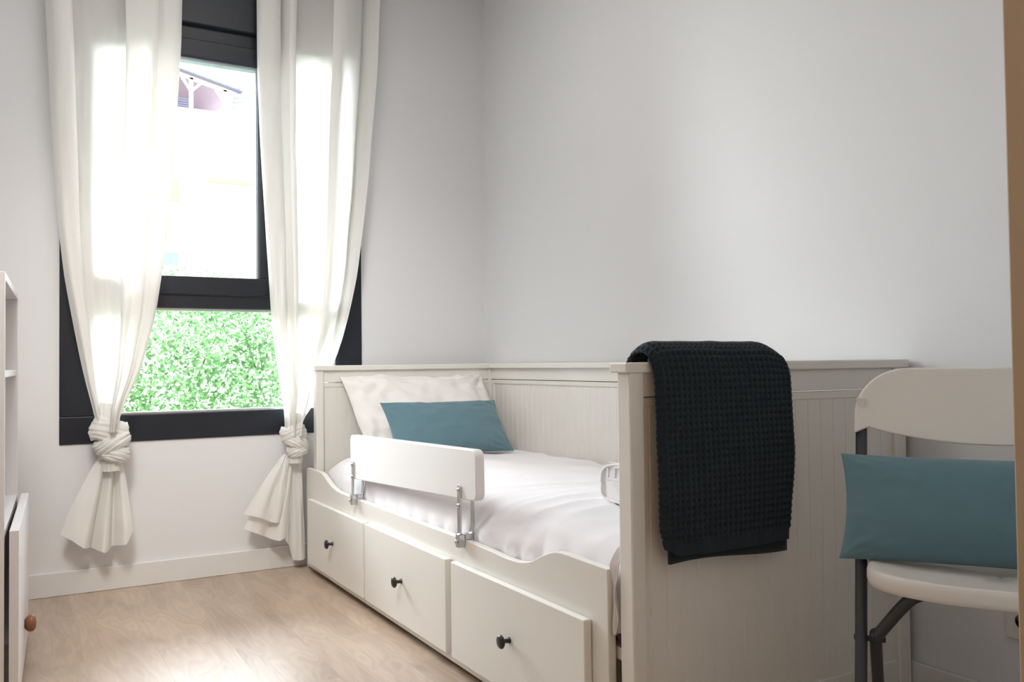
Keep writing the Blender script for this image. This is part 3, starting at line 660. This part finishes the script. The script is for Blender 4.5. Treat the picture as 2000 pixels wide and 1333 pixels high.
tube('rear_stretcher', [cp(-(hw - .024), -.010, .095), cp(hw - .024, -.010, .095)], .007, M['chair_tube'], chair)
# backrest: moulded plastic arch with raised rim
def backrest():
    zt, zb, r = .812, .688, .095
    ztb = zt
    out = []
    w2 = hw + .012
    n = 14
    right = []
    for k in range(n + 1):
        a = math.radians(90 * k / n); right.append((w2 - r + r * math.sin(a), zt - r * .95 + r * .95 * math.cos(a)))
    # outline: from lower left outer, up, arch, down right, then lower edge curve
    left = [(-x, z) for x, z in reversed(right)]
    outline = [(-w2, zb)] + left + right + [(w2, zb)]
    inner = []
    m_ = 26
    low = []
    for k in range(m_ + 1):
        a = -1 + 2 * k / m_
        low.append((-a * (w2 - .026), .700 - .030 * math.cos(a * math.pi / 2) ** .8))
    outline += low
    def curve(x): return .020 * (1 - (x / w2) ** 2)      # wraps backward in the middle
    bm = bmesh.new()
    front = [bm.verts.new(cp(x, tilt_b(z) * 1 + curve(x) - .012, z)) for x, z in outline]
    fc = bm.faces.new(front)
    # inset to make rim then recess
    r_ = bmesh.ops.inset_region(bm, faces=[fc], thickness=.024, depth=0)
    r2 = bmesh.ops.inset_region(bm, faces=[fc], thickness=.008, depth=-.009)
    ex = bmesh.ops.extrude_face_region(bm, geom=list(bm.faces))
    for e in ex['geom']:
        if isinstance(e, bmesh.types.BMVert): e.co += bk * .020
    bmesh.ops.recalc_face_normals(bm, faces=bm.faces)
    bmesh.ops.triangulate(bm, faces=[f_ for f_ in bm.faces if len(f_.verts) > 4])
    me = bpy.data.meshes.new('backrest'); bm.to_mesh(me); bm.free()
    o = link('backrest', me, M['chair_plastic'], chair, bevel=.004, seg=3, angle=50)
    for s in (-1, 1):
        rv = boxes('rivet_plate', [((s * hw - .0075, tilt_b(.745) - .0215, .7365), (s * hw + .0075, tilt_b(.745) - .012, .760))], M['socket'], chair, bevel=.003, X=cX)
        lathe('rivet', [(.0032, 0), (.0032, .0012), (.002, .002)], Matrix.Translation(cp(s * hw, tilt_b(.75) - .0212, .752)) @ cX.to_3x3().to_4x4() @ Matrix.Rotation(math.radians(90), 4, 'X'), M['steel'], rv, seg=12)
backrest()
# seat: rounded dished plastic
def seat():
    pts = []
    n = 72
    w2 = hw - .012; b0, b1 = -.035, -.275; cb = (b0 + b1) / 2; hb = (b0 - b1) / 2
    for k in range(n):
        a = 2 * math.pi * k / n; c, s = math.cos(a), math.sin(a)
        e = .42 if s > 0 else .62
        pts.append((abs(c) ** e * (1 if c > 0 else -1) * w2, cb + abs(s) ** e * (1 if s > 0 else -1) * hb))
    rings = [(.94, .436), (.985, .438), (1.0, .446), (1.0, .458), (.985, .465), (.955, .4675), (.90, .466), (.6, .4615), (.25, .459), (.02, .4585)]
    v, f = [], []
    for sc_, z in rings:
        for x, b in pts: v.append(cp(x * sc_, cb + (b - cb) * sc_, z + .010 * ((b - cb) / hb) * 0 + .006 * (x / w2) ** 2))
    for j in range(len(rings) - 1):
        for k in range(n): f.append((j * n + k, j * n + (k + 1) % n, (j + 1) * n + (k + 1) % n, (j + 1) * n + k))
    f.append(tuple(range(n))); f.append(tuple(range(len(rings) * n - 1, (len(rings) - 1) * n - 1, -1)))
    pyd('seat', v, f, M['chair_plastic'], chair, smooth=True)
seat()
cc = cp(-.005, -.105, .563)
cushion('cushion', .50, .200, .105, frame3(tuple(cc), tuple(lat), tuple(Vector((0, 0, 1)) * .20 + bk * .095)), M['teal'], 'teal cushion standing on the seat of the white folding chair', 'cushion', pull=.045, wr=.0022, seed=15)

# ------------------------------------------------------------------ wall socket
so = empty('wall_socket', 'white power socket on the right wall low behind the chair', 'socket', (0, -2.50, .25))
boxes('plate', [((-.010, -2.545, .208), (0, -2.460, .292))], M['socket'], so, bevel=.004, seg=3)
lathe('socket_well', [(.021, 0), (.021, .003), (.0185, .003), (.0185, -.0), (.001, -.0)], Matrix.Translation((-.010, -2.502, .25)) @ Matrix.Rotation(math.radians(-90), 4, 'Y'), M['socket'], so)
for dy in (-.0095, .0095): lathe('pin_hole', [(.0025, 0), (.0025, .001)], Matrix.Translation((-.0105, -2.502 + dy, .25)) @ Matrix.Rotation(math.radians(-90), 4, 'Y'), M['dark'], so, seg=12)

# ------------------------------------------------------------------ shelf unit at the left wall
un = empty('shelf_unit', 'white narrow shelf unit with drawer front by the left door frame', 'shelf unit', (-2.0, -.9, 0))
ang = math.radians(2.5)
P0 = Vector((-1.890, -.533, 0))
uX = Matrix.Translation(P0) @ Matrix.Rotation(-ang, 4, 'Z')     # local y runs along the front, x into room
S = M['shelf']
WU, DU = .70, .30
cf = -.030
boxes('side_panel', [((cf - DU, -WU, 0), (cf, -WU + .018, 1.064))], S, un, bevel=.001, X=uX)
boxes('side_panel', [((cf - DU, -.018, 0), (cf, 0, 1.064))], S, un, bevel=.001, X=uX)
boxes('back_panel', [((cf - DU, -WU + .018, .02), (cf - DU + .006, -.018, 1.045))], S, un, X=uX)
boxes('top_board', [((cf - DU + .006, -WU + .018, 1.046), (cf, -.018, 1.064))], S, un, bevel=.001, X=uX)
boxes('shelf_board', [((cf - DU + .006, -WU + .018, .812), (cf - .004, -.018, .830))], S, un, bevel=.001, X=uX)
boxes('shelf_board', [((cf - DU + .006, -WU + .018, .432), (cf, -.018, .450))], S, un, bevel=.001, X=uX)
fr = boxes('drawer_front', [((-.020, -WU, .030), (0, 0, .450))], S, un, bevel=.001, X=uX)
lathe('knob', [(.010, 0), (.016, .003), (.021, .008), (.0235, .015), (.022, .022), (.016, .027), (.002, .029)], uX @ Matrix.Translation((0, -.325, .133)) @ Matrix.Rotation(math.radians(90), 4, 'Y'), M['knob_wood'], fr)
fo = boxes('folder', [((cf - .26, -WU + .10, .450), (cf - .012, -WU + .14, .735))], M['paper'], None, bevel=.002, X=uX)
tag(fo, 'white folder standing upright on the lower shelf of the unit', 'folder')

# ------------------------------------------------------------------ unseen fixtures made up for the added fill lights
LX, LY = -1.40, -1.30
pl = empty('panel_lamp', 'square white ceiling panel lamp in the bedroom near the window', 'lamp', (LX, LY, HC))
boxes('lamp_frame', [((LX - .54, LY - .54, HC - .07), (LX - .505, LY + .54, HC)), ((LX + .505, LY - .54, HC - .07), (LX + .54, LY + .54, HC)), ((LX - .505, LY - .54, HC - .07), (LX + .505, LY - .505, HC)), ((LX - .505, LY + .505, HC - .07), (LX + .505, LY + .54, HC)), ((LX - .505, LY - .505, HC - .06), (LX + .505, LY + .505, HC - .055))], M['socket'], pl)
fl = empty('spot_lamp', 'white ceiling spotlight aimed at the window wall', 'lamp', (-2.0, -2.05, HC))
lathe('base', [(.06, 0), (.06, .02), (.05, .025)], Matrix.Translation((-2.0, -2.05, HC - .025)), M['socket'], fl)
tube('stem', [Vector((-2.0, -2.05, HC - .02)), Vector((-2.03, -2.11, 2.58))], .008, M['socket'], fl)
lp = empty('ceiling_lamp', 'round white ceiling lamp in the hallway', 'lamp', (-1.2, -4.5, HC))
lathe('lamp_base', [(.14, 0), (.14, .02), (.12, .03)], Matrix.Translation((-1.2, -4.5, HC - .03)), M['socket'], lp)

# ------------------------------------------------------------------ outside
struct(boxes('garden_ground', [((-30, .25, -.75), (30, 40, -.6))], M['ground']))
def hedge():
    t = empty('hedge', 'dense light green leafy hedge outside below the window', 'hedge', (-.5, 4.2, -.6))
    rnd = random.Random(3); v, f = [], []
    def surf(x, z):   # front surface
        return 3.55 + .35 * noise.noise(Vector((x * 1.6, z * 1.6, 0))) + .18 * noise.noise(Vector((x * 4, z * 4, 5))) + max(0, z - 1.0) * .7
    n = 0
    while n < 110000:
        x = rnd.uniform(-4.2, 3.6); z = rnd.uniform(-.55, 1.95)
        lim = 1.66 + .20 * noise.noise(Vector((x * 1.3, 3, 0))) + .10 * noise.noise(Vector((x * 5, 9, 0)))
        if z > lim: continue
        y = surf(x, z) + abs(rnd.gauss(0, .30)) 
        c = Vector((x, y, z)); s = rnd.uniform(.024, .054)
        d = Vector((rnd.gauss(0, .8), rnd.gauss(-.5, .7), rnd.gauss(.2, .6))).normalized()
        w = d.cross(Vector((rnd.gauss(0, 1), rnd.gauss(0, 1), rnd.gauss(0, 1)))).normalized(); up = w.cross(d)
        i = len(v)
        v += [c, c + d * s * .45 + w * s * .38 + up * s * .06, c + d * s, c + d * s * .45 - w * s * .38 + up * s * .06]
        f += [(i, i + 1, i + 2), (i, i + 2, i + 3)]; n += 1
    me = bpy.data.meshes.new('foliage'); me.from_pydata(v, [], f); me.update()
    link('foliage', me, M['leaf'], t)
    for k in range(14):
        x = -3.8 + k * .55 + rnd.uniform(-.1, .1)
        tube('stem', crom([(x, 4.2, -.62), (x + rnd.uniform(-.1, .1), 4.15, 0), (x + rnd.uniform(-.2, .2), 4.1, .6), (x + rnd.uniform(-.3, .3), 4.1, 1.25)], 6), lambda q: .02 * (1 - .7 * q), M['twig'], t, seg=8)
hedge()
def house():
    t = empty('house', 'white house with a roof terrace seen far outside the window', 'house', (1, 15, -.6))
    boxes('wall', [((-1.6, 14, -.6), (4.6, 20, 5.86))], M['render'], t)
    boxes('balcony_slab', [((1.2, 13.2, 4.18), (4.6, 14, 4.30))], M['timber'], t)
    boxes('balcony_edge', [((1.2, 13.14, 4.28), (4.6, 13.2, 4.36))], M['orange'], t)
    boxes('blind', [((.62, 13.92, 4.02), (.84, 13.995, 4.44))], M['orange'], t)
    boxes('window', [((.30, 13.93, 2.78), (.82, 13.995, 3.02))], M['house_glass'], t)
    # terrace: posts, sloping beam, braces, back wall, railing
    def beam(name, a, b, w, mt):
        a, b = Vector(a), Vector(b); d = (b - a); L_ = d.length; q = d.to_track_quat('X', 'Z').to_matrix().to_4x4(); q.translation = a
        return boxes(name, [((0, -w / 2, -w / 2), (L_, w / 2, w / 2))], mt, t, X=q)
    sl = lambda x: 6.60 - (x - .6) * .235
    for x in (1.085, 1.72, -.1, -.9):
        beam('post', (x, 14.1, 5.86), (x, 14.1, sl(x)), .07, M['timber'])
        for s in (-1, 1): beam('brace', (x, 14.1, sl(x) - .26), (x + s * .17, 14.1, sl(x + s * .17) - .05), .045, M['timber'])
    beam('eave_beam', (-1.6, 14.1, sl(-1.6)), (2.05, 14.1, sl(2.05)), .07, M['timber'])
    beam('gutter', (-1.6, 14.0, sl(-1.6) + .07), (2.05, 14.0, sl(2.05) + .07), .03, M['slate'])
    prism('terrace_roof', [(-1.6, sl(-1.6) + .03), (2.05, sl(2.05) + .03), (2.05, sl(2.05) + .10), (-1.6, sl(-1.6) + .10)], 1, 14.05, 17, M['roof_soffit'], t)
    boxes('terrace_back_wall', [((-1.6, 16.4, 5.86), (1.95, 16.5, 6.45))], M['slate'], t)
    for k in range(4): beam('railing_bar', (-1.6, 14.02, 5.90 + k * .045), (1.03, 14.02, 5.90 + k * .045), .016, M['slate'])
    for k in range(6): beam('louvre', (1.85, 14.0, 5.90 + k * .09), (2.6, 14.0, 6.02 + k * .09), .018, M['slate'])
house()
